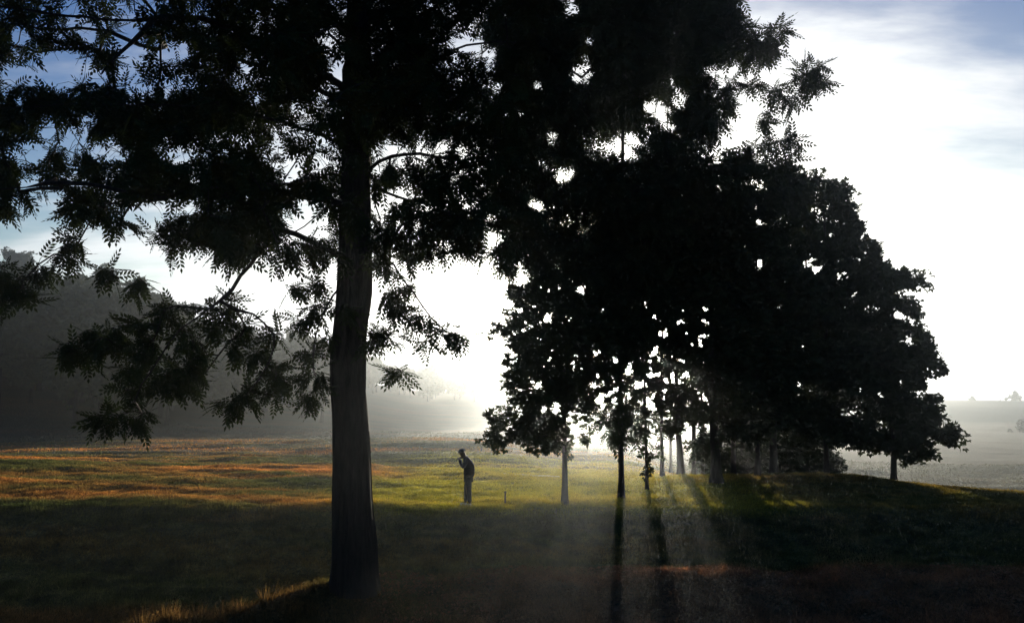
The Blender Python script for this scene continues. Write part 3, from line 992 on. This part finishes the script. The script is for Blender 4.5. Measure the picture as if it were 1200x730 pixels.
protos = far_tree_protos()
used = [False] * 4
spots = []
L_LEFT = 'dim grey tree of the misty wood climbing the hill at the left'
L_MID = 'pale hazy tree of the far tree line in the valley behind the golfer'
L_SKY = 'tiny pale tree on the distant ridge at the right edge'


def scatter(n, a0, a1, y0, y1, lab, grp, s0, s1, mind):
    k = 0
    tries = 0
    while k < n and tries < 4000:
        tries += 1
        Y = rng.uniform(y0, y1)
        a = rng.uniform(a0, a1)
        if any(abs(a * Y - p[0]) ** 2 + (Y - p[1]) ** 2 < mind ** 2 for p in spots):
            continue
        spots.append((a * Y, Y, lab, grp, rng.uniform(s0, s1)))
        k += 1


scatter(46, -.74, -.40, 104, 150, L_LEFT, 'trees of the wood on the left hill', .95, 1.35, 4.6)
scatter(26, -.74, -.40, 150, 200, L_LEFT, 'trees of the wood on the left hill', 1.0, 1.4, 7)
scatter(40, -.42, -.22, 130, 200, L_LEFT, 'trees of the wood on the left hill', .8, 1.05, 6)
scatter(60, -.24, .02, 235, 320, L_MID, 'trees of the far valley tree line', .5, .8, 6)
scatter(34, .0, .34, 280, 380, L_MID, 'trees of the far valley tree line', .5, .75, 8)
for i, (x, y, lab, grp, s) in enumerate(spots):
    p = i % 4
    if not used[p]:
        o = protos[p]
        used[p] = True
    else:
        o = copy_tree(protos[p])
    o.location = (x, y, gz(x, y) - .3)
    o.rotation_euler = (0, 0, rng.uniform(0, 6.28))
    o.scale = (s * rng.uniform(.9, 1.2), s * rng.uniform(.9, 1.2), s)
    tag(o, lab, 'tree', grp)


# lone trees on the right ridge
def ridge_tree(px, Y, h, spread, leafy, name, label):
    b = at(px, 468, Y)
    base = (b[0], Y, gz(b[0], Y) - .2)
    cl = [(np.array(base) + np.array([rng.normal(0, spread), rng.normal(0, spread), h * rng.uniform(.35, 1)]), h * .12) for _ in range(16)]
    if not leafy:
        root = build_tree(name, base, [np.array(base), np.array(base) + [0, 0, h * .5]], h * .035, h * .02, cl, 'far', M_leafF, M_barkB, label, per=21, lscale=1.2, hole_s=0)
    else:
        cl = [(np.array(base) + np.array([rng.normal(0, 1), rng.normal(0, 1), 0]) * spread * (1 - t) + np.array([0, 0, h * (.12 + .8 * t)]), h * .14) for t in np.linspace(0, 1, 26)]
        root = build_tree(name, base, [np.array(base), np.array(base) + [0, 0, h * .9]], h * .03, h * .01, cl, 'far', M_leafF, M_barkB, label, per=60, lscale=3.5, hole_s=0)
    return root


ridge_tree(1172, 430, 7.5, 3.0, False, 'bare_tree', 'nearly bare thin tree on the right skyline ridge')
ridge_tree(1190, 430, 5.0, 1.6, True, 'pointed_tree', 'small dark pointed tree on the right skyline ridge')
ridge_tree(1140, 430, 2.4, 1.2, True, 'skyline_bush', 'tiny low bush on the right skyline ridge')
ridge_tree(1196, 250, 4.0, 2.2, True, 'field_bush', 'dark round bush standing in the misty field at the right edge')

# ------------------------------------------------------------------ pale sand strips beyond the tee
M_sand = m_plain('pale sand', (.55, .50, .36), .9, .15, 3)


def strip(pts, w, name='path'):
    V, Fq = [], []
    pts = np.array(pts, float)
    m = 26
    t = np.linspace(0, 1, m)
    X = np.interp(t, np.linspace(0, 1, len(pts)), pts[:, 0])
    Yv = np.interp(t, np.linspace(0, 1, len(pts)), pts[:, 1])
    for i in range(m):
        ww = w * math.sin(math.pi * (i + .6) / (m + .2)) ** .5 * (1 + .3 * math.sin(i * 1.7))
        for k in range(5):
            yy = Yv[i] + (k - 2) * ww / 4
            edge = -.03 if k in (0, 4) else .035
            V.append((X[i], yy, gz(X[i], yy) + edge))
    for i in range(m - 1):
        for k in range(4):
            a = i * 5 + k
            Fq.append((a, a + 5, a + 6, a + 1))
    o = mesh_np(name, V, np.array(Fq), M_sand, smooth=True)
    tag(o, kind='structure')


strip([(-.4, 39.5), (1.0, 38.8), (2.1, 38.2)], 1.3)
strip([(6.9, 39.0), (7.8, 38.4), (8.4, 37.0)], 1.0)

# ------------------------------------------------------------------ small marker peg right of the golfer
def simple_mesh(name, parts, mat, parent=None, smooth=True):
    Vs, Fs, nb = [], [], 0
    for path, radii, sides in parts:
        V, Fq = tube(path, np.array(radii, float), sides, 0, nb)
        nb += len(V)
        # caps
        Vs.append(V)
        Fs.append(Fq)
        for end in (0, len(path) - 1):
            c = nb
            Vs.append(np.array([path[end]], float))
            nb += 1
            st = c - (len(V) if end == 0 else len(V) + 1) + end * sides
            if end == 0:
                st = c - len(V)
            k = np.arange(sides)
            Fs.append(np.stack([st + k, st + (k + 1) % sides, np.full(sides, c), np.full(sides, c)], 1)[:, :3])
    quads = np.concatenate([f for f in Fs if f.shape[1] == 4])
    tris = np.concatenate([f for f in Fs if f.shape[1] == 3])
    return mesh_np(name, np.concatenate(Vs), [quads, tris], mat, parent, smooth)


YP = 27.6
bx = at(592, 590, YP)[0]
peg_root = empty('tee_marker', (bx, YP, gz(bx, YP) - .03))
tag(peg_root, 'short dark marker post standing in the sunlit grass between golfer and young tree', 'marker post')
M_wood = m_plain('dark painted wood', (.03, .025, .02), .7)
simple_mesh('post', [([(0, 0, 0), (0, 0, .2), (0.004, 0, .36)], [.03, .028, .026], 8)], M_wood, peg_root)
simple_mesh('cap', [([(0.004, 0, .362), (0.004, 0, .395), (.004, 0, .42)], [.04, .038, .012], 8)], M_wood, peg_root)

# ------------------------------------------------------------------ the golfer
YG = 27.0
gx = at(547, 588, YG)[0]
gzz = gz(gx, YG)
person = empty('person', (gx, YG, gzz))
tag(person, 'golfer silhouetted in dark clothes and peaked cap, shoulders hunched, both hands raised to the chin', 'person')
M_skin = m_plain('skin', (.09, .052, .035), .6, .1)
M_dark = m_plain('dark jacket cloth', (.022, .022, .026), .85, .3, 20)
M_trous = m_plain('dark trouser cloth', (.02, .02, .022), .85, .3, 20)
M_shoe = m_plain('pale shoe leather', (.45, .5, .5), .5, .1)
M_cap = m_plain('dark cap cloth', (.02, .02, .024), .8)
M_metal = m_plain('club steel', (.35, .35, .36), .3, .1, 8, 1)
M_grip = m_plain('black grip rubber', (.02, .02, .02), .7)


def skinned(name, joints, edges, mat, parent, root=0, sub=2):
    me = bpy.data.meshes.new(name)
    me.from_pydata([j[:3] for j in joints], edges, [])
    o = bpy.data.objects.new(name, me)
    C.objects.link(o)
    o.parent = parent
    sk = o.modifiers.new('skin', 'SKIN')
    sk.use_smooth_shade = True
    for i, j in enumerate(joints):
        v = me.skin_vertices[0].data[i]
        r = j[3]
        v.radius = (r, j[4] if len(j) > 4 else r)
        v.use_root = (i == root)
    ss = o.modifiers.new('sub', 'SUBSURF')
    ss.levels = sub
    ss.render_levels = sub
    me.materials.append(mat)
    return o


# he faces left (-x); y is depth. Origin between the feet. Height ~1.76
HD = (-.17, 0, 1.60)
J = [(.05, 0, .93, .10, .12),       # 0 pelvis
     (.07, 0, 1.10, .095, .11),      # 1 waist
     (.07, 0, 1.26, .11, .13),     # 2 chest
     (.01, 0, 1.40, .12, .15),     # 3 upper chest
     (-.05, 0, 1.47, .075, .075),      # 4 neck base
     (-.11, 0, 1.53, .082),         # 5 neck
     (-.15, 0, 1.60, .118, .10),         # 6 head low
     (-.16, 0, 1.68, .125, .105),         # 7 head top
     (.05, -.09, .88, .10), (.03, -.10, .50, .068), (.10, -.10, .13, .045), (.095, -.10, .055, .04),   # 8-11 near leg
     (.05, .09, .88, .10), (.0, .12, .50, .068), (-.05, .13, .13, .045), (-.055, .13, .055, .04),        # 12-15 far leg
     (.0, -.17, 1.41, .072), (-.12, -.24, 1.19, .052), (-.21, -.11, 1.37, .040), (-.235, -.055, 1.465, .030),  # 16-19 near arm
     (.0, .17, 1.41, .072), (-.14, .22, 1.20, .052), (-.22, .10, 1.39, .040), (-.24, .045, 1.49, .030)]       # 20-23
E = [(0, 1), (1, 2), (2, 3), (3, 4), (4, 5), (5, 6), (6, 7), (0, 8), (8, 9), (9, 10), (10, 11), (0, 12), (12, 13), (13, 14), (14, 15),
     (3, 16), (16, 17), (17, 18), (18, 19), (3, 20), (20, 21), (21, 22), (22, 23)]
skinned('body', J, E, M_skin, person)
# face: nose, ears
simple_mesh('nose', [([(-.235, 0, 1.655), (-.262, 0, 1.628), (-.25, 0, 1.615)], [.008, .015, .010], 8)], M_skin, person)
for s in (-1, 1):
    simple_mesh('ear', [([(-.145, s * .078, 1.665), (-.140, s * .092, 1.65), (-.150, s * .082, 1.615)], [.012, .018, .010], 8)], M_skin, person)
    simple_mesh('eye', [([(-.232, s * .032, 1.652), (-.240, s * .032, 1.652)], [.010, .006], 8)], M_grip, person)
simple_mesh('mouth', [([(-.236, -.024, 1.592), (-.243, 0, 1.590), (-.236, .024, 1.592)], [.004, .006, .004], 6)], M_plain if False else m_plain('lips', (.28, .11, .09), .5), person)
# jacket over torso and arms
JJ = [(.05, 0, .84, .185, .20), (.07, 0, 1.06, .165, .185), (.07, 0, 1.26, .178, .19), (.02, 0, 1.40, .155, .175), (-.06, 0, 1.49, .075, .075),
      (.0, -.17, 1.41, .088), (-.12, -.25, 1.18, .068), (-.205, -.12, 1.36, .052), (-.22, -.09, 1.41, .047),
      (.0, .17, 1.41, .088), (-.14, .23, 1.19, .068), (-.215, .11, 1.38, .052), (-.225, .08, 1.43, .047)]
EE = [(0, 1), (1, 2), (2, 3), (3, 4), (3, 5), (5, 6), (6, 7), (7, 8), (3, 9), (9, 10), (10, 11), (11, 12)]
skinned('jacket', JJ, EE, M_dark, person)
TT = [(.05, 0, .95, .145, .16), (.05, -.09, .84, .12), (.065, -.10, .50, .088), (.10, -.10, .10, .066),
      (.05, .09, .84, .118), (-.02, .12, .50, .088), (-.045, .13, .10, .066)]
skinned('trousers', TT, [(0, 1), (1, 2), (2, 3), (0, 4), (4, 5), (5, 6)], M_trous, person)
for (fx, fy) in ((.10, -.10), (-.05, .13)):
    skinned('shoe', [(fx + .05, fy, .05, .045, .05), (fx - .06, fy, .045, .042, .048), (fx - .17, fy - .01, .035, .034, .042)], [(0, 1), (1, 2)], M_shoe, person)
# cap
import bmesh
bm = bmesh.new()
bmesh.ops.create_uvsphere(bm, u_segments=20, v_segments=12, radius=.118)
bmesh.ops.delete(bm, geom=[v for v in bm.verts if v.co.z < -.012], context='VERTS')
for v in bm.verts:
    v.co.z *= .82
    v.co.x *= 1.08
me = bpy.data.meshes.new('cap')
bm.to_mesh(me)
bm.free()
for p in me.polygons: p.use_smooth = True
me.materials.append(M_cap)
capo = bpy.data.objects.new('cap', me)
C.objects.link(capo)
capo.parent = person
capo.location = (-.155, 0, 1.668)
capo.rotation_euler = (0, math.radians(-8), 0)
bm = bmesh.new()
rings = []
for k in range(9):
    a = math.radians(-65 + 130 * k / 8)
    r2 = .105 + .070 * math.cos(a) ** .8
    rings.append((bm.verts.new((-.10 * math.cos(a), .098 * math.sin(a), 0)), bm.verts.new((-r2 * math.cos(a) - .01, .100 * math.sin(a), -.018))))
for k in range(8):
    bm.faces.new((rings[k][0], rings[k + 1][0], rings[k + 1][1], rings[k][1]))
bmesh.ops.solidify(bm, geom=bm.faces[:], thickness=.005)
me = bpy.data.meshes.new('peak')
bm.to_mesh(me)
bm.free()
me.materials.append(M_cap)
pk = bpy.data.objects.new('peak', me)
C.objects.link(pk)
pk.parent = capo
pk.location = (0, 0, -.004)

# golf club held in both hands, shaft resting back over the shoulder
G0 = np.array([-.30, -.02, 1.44])
G1 = np.array([.42, .20, 1.68])
gdir = (G1 - G0) / np.linalg.norm(G1 - G0)
club = empty('golf_club', (gx, YG, gzz))
tag(club, 'golf club with thin steel shaft held by the golfer, laid back over his shoulder', 'golf club')
G2 = G0 + gdir * .26
simple_mesh('grip', [([G0, G0 + gdir * .13, G2], [.014, .013, .011], 8)], M_grip, club)
simple_mesh('shaft', [([G2, (G2 + G1) / 2, G1], [.007, .006, .005], 6)], M_metal, club)
simple_mesh('club_head', [([G1 - [0, 0, .012], G1 + [.02, 0, .03], G1 + [.035, .005, .085]], [.014, .026, .016], 8)], M_metal, club)
# hands: palm + four fingers + thumb each, wrapped on the grip
for s, along, wrist in ((-1, .05, (-.235, -.055, 1.465)), (1, .14, (-.24, .045, 1.49))):
    gp = G0 + gdir * along
    w = np.array(wrist)
    side = np.array([0, 0, 1.0]) - gdir * gdir[2]
    side /= np.linalg.norm(side)
    other = np.cross(gdir, side) * s
    palm = gp + other * .03 * -1 + side * .012
    js = [(*w, .028, .02), (*((w + palm) / 2), .034, .018), (*palm, .036, .017)]
    es = [(0, 1), (1, 2)]
    hand = skinned('hand', js, es, M_skin, person)
    for k, L in enumerate((1.0, 1.08, 1.02, .82)):
        c = gp + gdir * (-.033 + .022 * k)
        pts = [c - other * .034 + side * .010, c - other * .012 * L - side * .026, c + other * .018 * L - side * .022, c + other * .026 * L + side * .004]
        skinned('finger', [(*p, .0095 - .0009 * i) for i, p in enumerate(pts)], [(0, 1), (1, 2), (2, 3)], M_skin, hand, sub=1)
    c = gp + gdir * -.04
    skinned('thumb', [(*(c - other * .032 + side * .012), .012), (*(c - other * .008 + side * .028), .011), (*(c + gdir * .03 + other * .012 + side * .024), .009)], [(0, 1), (1, 2)], M_skin, hand, sub=1)

# ------------------------------------------------------------------ haze
M_haze = bpy.data.materials.new('morning mist')
nt, ns, ls = nodes(M_haze)
pv = ns.new('ShaderNodeVolumePrincipled')
pv.inputs['Color'].default_value = (.84, .93, 1.0, 1)
pv.inputs['Density'].default_value = .00074
pv.inputs['Anisotropy'].default_value = .922
out = ns.new('ShaderNodeOutputMaterial')
ls.new(pv.outputs[0], out.inputs['Volume'])
hx, hy0, hy1, hz0, hz1 = 425, -94, 645, -12, 95
V = [(x, y, z) for z in (hz0, hz1) for y in (hy0, hy1) for x in (-hx, hx)]
hz = mesh_np('haze', np.array(V), np.array([(0, 2, 3, 1), (4, 5, 7, 6), (0, 1, 5, 4), (2, 6, 7, 3), (0, 4, 6, 2), (1, 3, 7, 5)]), M_haze)
tag(hz, 'thin morning mist filling the valley', 'mist', kind='stuff')

# ------------------------------------------------------------------ sun and sky
SUN_AZ = math.atan((735 - CX) / F)
SUN_EL = math.radians(4.7)
sd = Vector((math.sin(SUN_AZ) * math.cos(SUN_EL), math.cos(SUN_AZ) * math.cos(SUN_EL), math.sin(SUN_EL)))
sun = bpy.data.lights.new('sun', 'SUN')
sun.energy = 5.0
sun.angle = math.radians(.5)
sun.color = (1.0, .87, .68)
so = bpy.data.objects.new('sun', sun)
C.objects.link(so)
so.rotation_euler = (-sd).to_track_quat('-Z', 'Y').to_euler()
so.location = (20, 150, 40)

w = bpy.data.worlds.new('World')
sc.world = w
w.use_nodes = True
nt = w.node_tree
ns, ls = nt.nodes, nt.links
ns.clear()
sky = ns.new('ShaderNodeTexSky')
sky.sky_type = 'NISHITA'
sky.sun_disc = False
sky.sun_elevation = SUN_EL
sky.sun_rotation = SUN_AZ
sky.air_density = 1.0
sky.dust_density = .6
sky.ozone_density = 2.0
bg1 = ns.new('ShaderNodeBackground')
bg1.inputs[1].default_value = .065
hs = ns.new('ShaderNodeHueSaturation')
hs.inputs['Saturation'].default_value = 1.65
hs.inputs['Hue'].default_value = .53
hs.inputs['Value'].default_value = 2.1
hs.inputs['Value'].default_value = 1.0
ls.new(sky.outputs[0], hs.inputs['Color'])
ls.new(hs.outputs[0], bg1.inputs[0])
tc = ns.new('ShaderNodeTexCoord')
# angle from the sun
dt = add(ns, 'ShaderNodeVectorMath', operation='DOT_PRODUCT')
ls.new(tc.outputs['Generated'], dt.inputs[0])
dt.inputs[1].default_value = sd
# cloud layer coordinates: direction projected on a flat layer
sx = ns.new('ShaderNodeSeparateXYZ')
ls.new(tc.outputs['Generated'], sx.inputs[0])
zz = add(ns, 'ShaderNodeMath', operation='ADD')
ls.new(sx.outputs['Z'], zz.inputs[0])
zz.inputs[1].default_value = .16
zm = add(ns, 'ShaderNodeMath', operation='MAXIMUM')
ls.new(zz.outputs[0], zm.inputs[0])
zm.inputs[1].default_value = .05
dv = add(ns, 'ShaderNodeVectorMath', operation='DIVIDE')
cb = ns.new('ShaderNodeCombineXYZ')
for k in range(3):
    ls.new(zm.outputs[0], cb.inputs[k])
ls.new(tc.outputs['Generated'], dv.inputs[0])
ls.new(cb.outputs[0], dv.inputs[1])
mp = ns.new('ShaderNodeMapping')
mp.inputs['Scale'].default_value = (.9, 2.2, 1)
mp.inputs['Location'].default_value = (3.1, .4, 0)
ls.new(dv.outputs[0], mp.inputs['Vector'])
cn = noise(ns, ls, mp.outputs[0], 1.5, 7, .58)
# coverage grows towards the sun
cov = ns.new('ShaderNodeMapRange')
cov.inputs['From Min'].default_value = .70
cov.inputs['From Max'].default_value = .90
cov.inputs['To Min'].default_value = -.04
cov.inputs['To Max'].default_value = .17
ls.new(dt.outputs['Value'], cov.inputs['Value'])
ad = add(ns, 'ShaderNodeMath', operation='ADD')
ls.new(cn.outputs['Fac'], ad.inputs[0])
lowc = ns.new('ShaderNodeMapRange')
lowc.inputs['From Min'].default_value = .22
lowc.inputs['From Max'].default_value = .02
lowc.inputs['To Max'].default_value = .35
ls.new(sx.outputs['Z'], lowc.inputs['Value'])
ad0 = add(ns, 'ShaderNodeMath', operation='ADD')
ls.new(cov.outputs[0], ad0.inputs[0])
ls.new(lowc.outputs[0], ad0.inputs[1])
ls.new(ad0.outputs[0], ad.inputs[1])
cm = ns.new('ShaderNodeMapRange')
cm.interpolation_type = 'SMOOTHSTEP'
cm.inputs['From Min'].default_value = .49
cm.inputs['From Max'].default_value = .83
ls.new(ad.outputs[0], cm.inputs['Value'])
# brightness of the clouds: glowing round the sun, dull away from it
br = ns.new('ShaderNodeValToRGB')
el = br.color_ramp.elements
for p, v in ((0, .012), (.55, .02), (.70, .36), (.80, 1.05), (.90, 1.0), (1.0, 1.25)):
    if p == 0:
        e = el[0]
    elif p == 1.0:
        e = el[-1]
    else:
        e = el.new(p)
    e.color = (v / 1.25, v / 1.25, v / 1.25 * 1.0, 1)
    e.position = p
ls.new(dt.outputs['Value'], br.inputs[0])
bg2 = ns.new('ShaderNodeBackground')
tint = add(ns, 'ShaderNodeMix', data_type='RGBA', blend_type='MULTIPLY')
tint.inputs[0].default_value = 1
ls.new(br.outputs[0], tint.inputs[6])
tint.inputs[7].default_value = (.97, .98, 1.0, 1)
ls.new(tint.outputs[2], bg2.inputs[0])
bg2.inputs[1].default_value = .50
mxs = ns.new('ShaderNodeMixShader')
ls.new(cm.outputs[0], mxs.inputs[0])
ls.new(bg1.outputs[0], mxs.inputs[1])
ls.new(bg2.outputs[0], mxs.inputs[2])
out = ns.new('ShaderNodeOutputWorld')
ls.new(mxs.outputs[0], out.inputs[0])

# ------------------------------------------------------------------ render
sc.view_settings.view_transform = 'Standard'
sc.view_settings.look = 'None'
sc.view_settings.gamma = 1
sc.view_settings.exposure = 1.3
sc.view_settings.use_curve_mapping = False
cy = sc.cycles
cy.max_bounces = 4
cy.diffuse_bounces = 2
cy.glossy_bounces = 1
cy.transmission_bounces = 2
cy.volume_bounces = 1
cy.transparent_max_bounces = 4
cy.use_denoising = True
cy.sample_clamp_indirect = 4
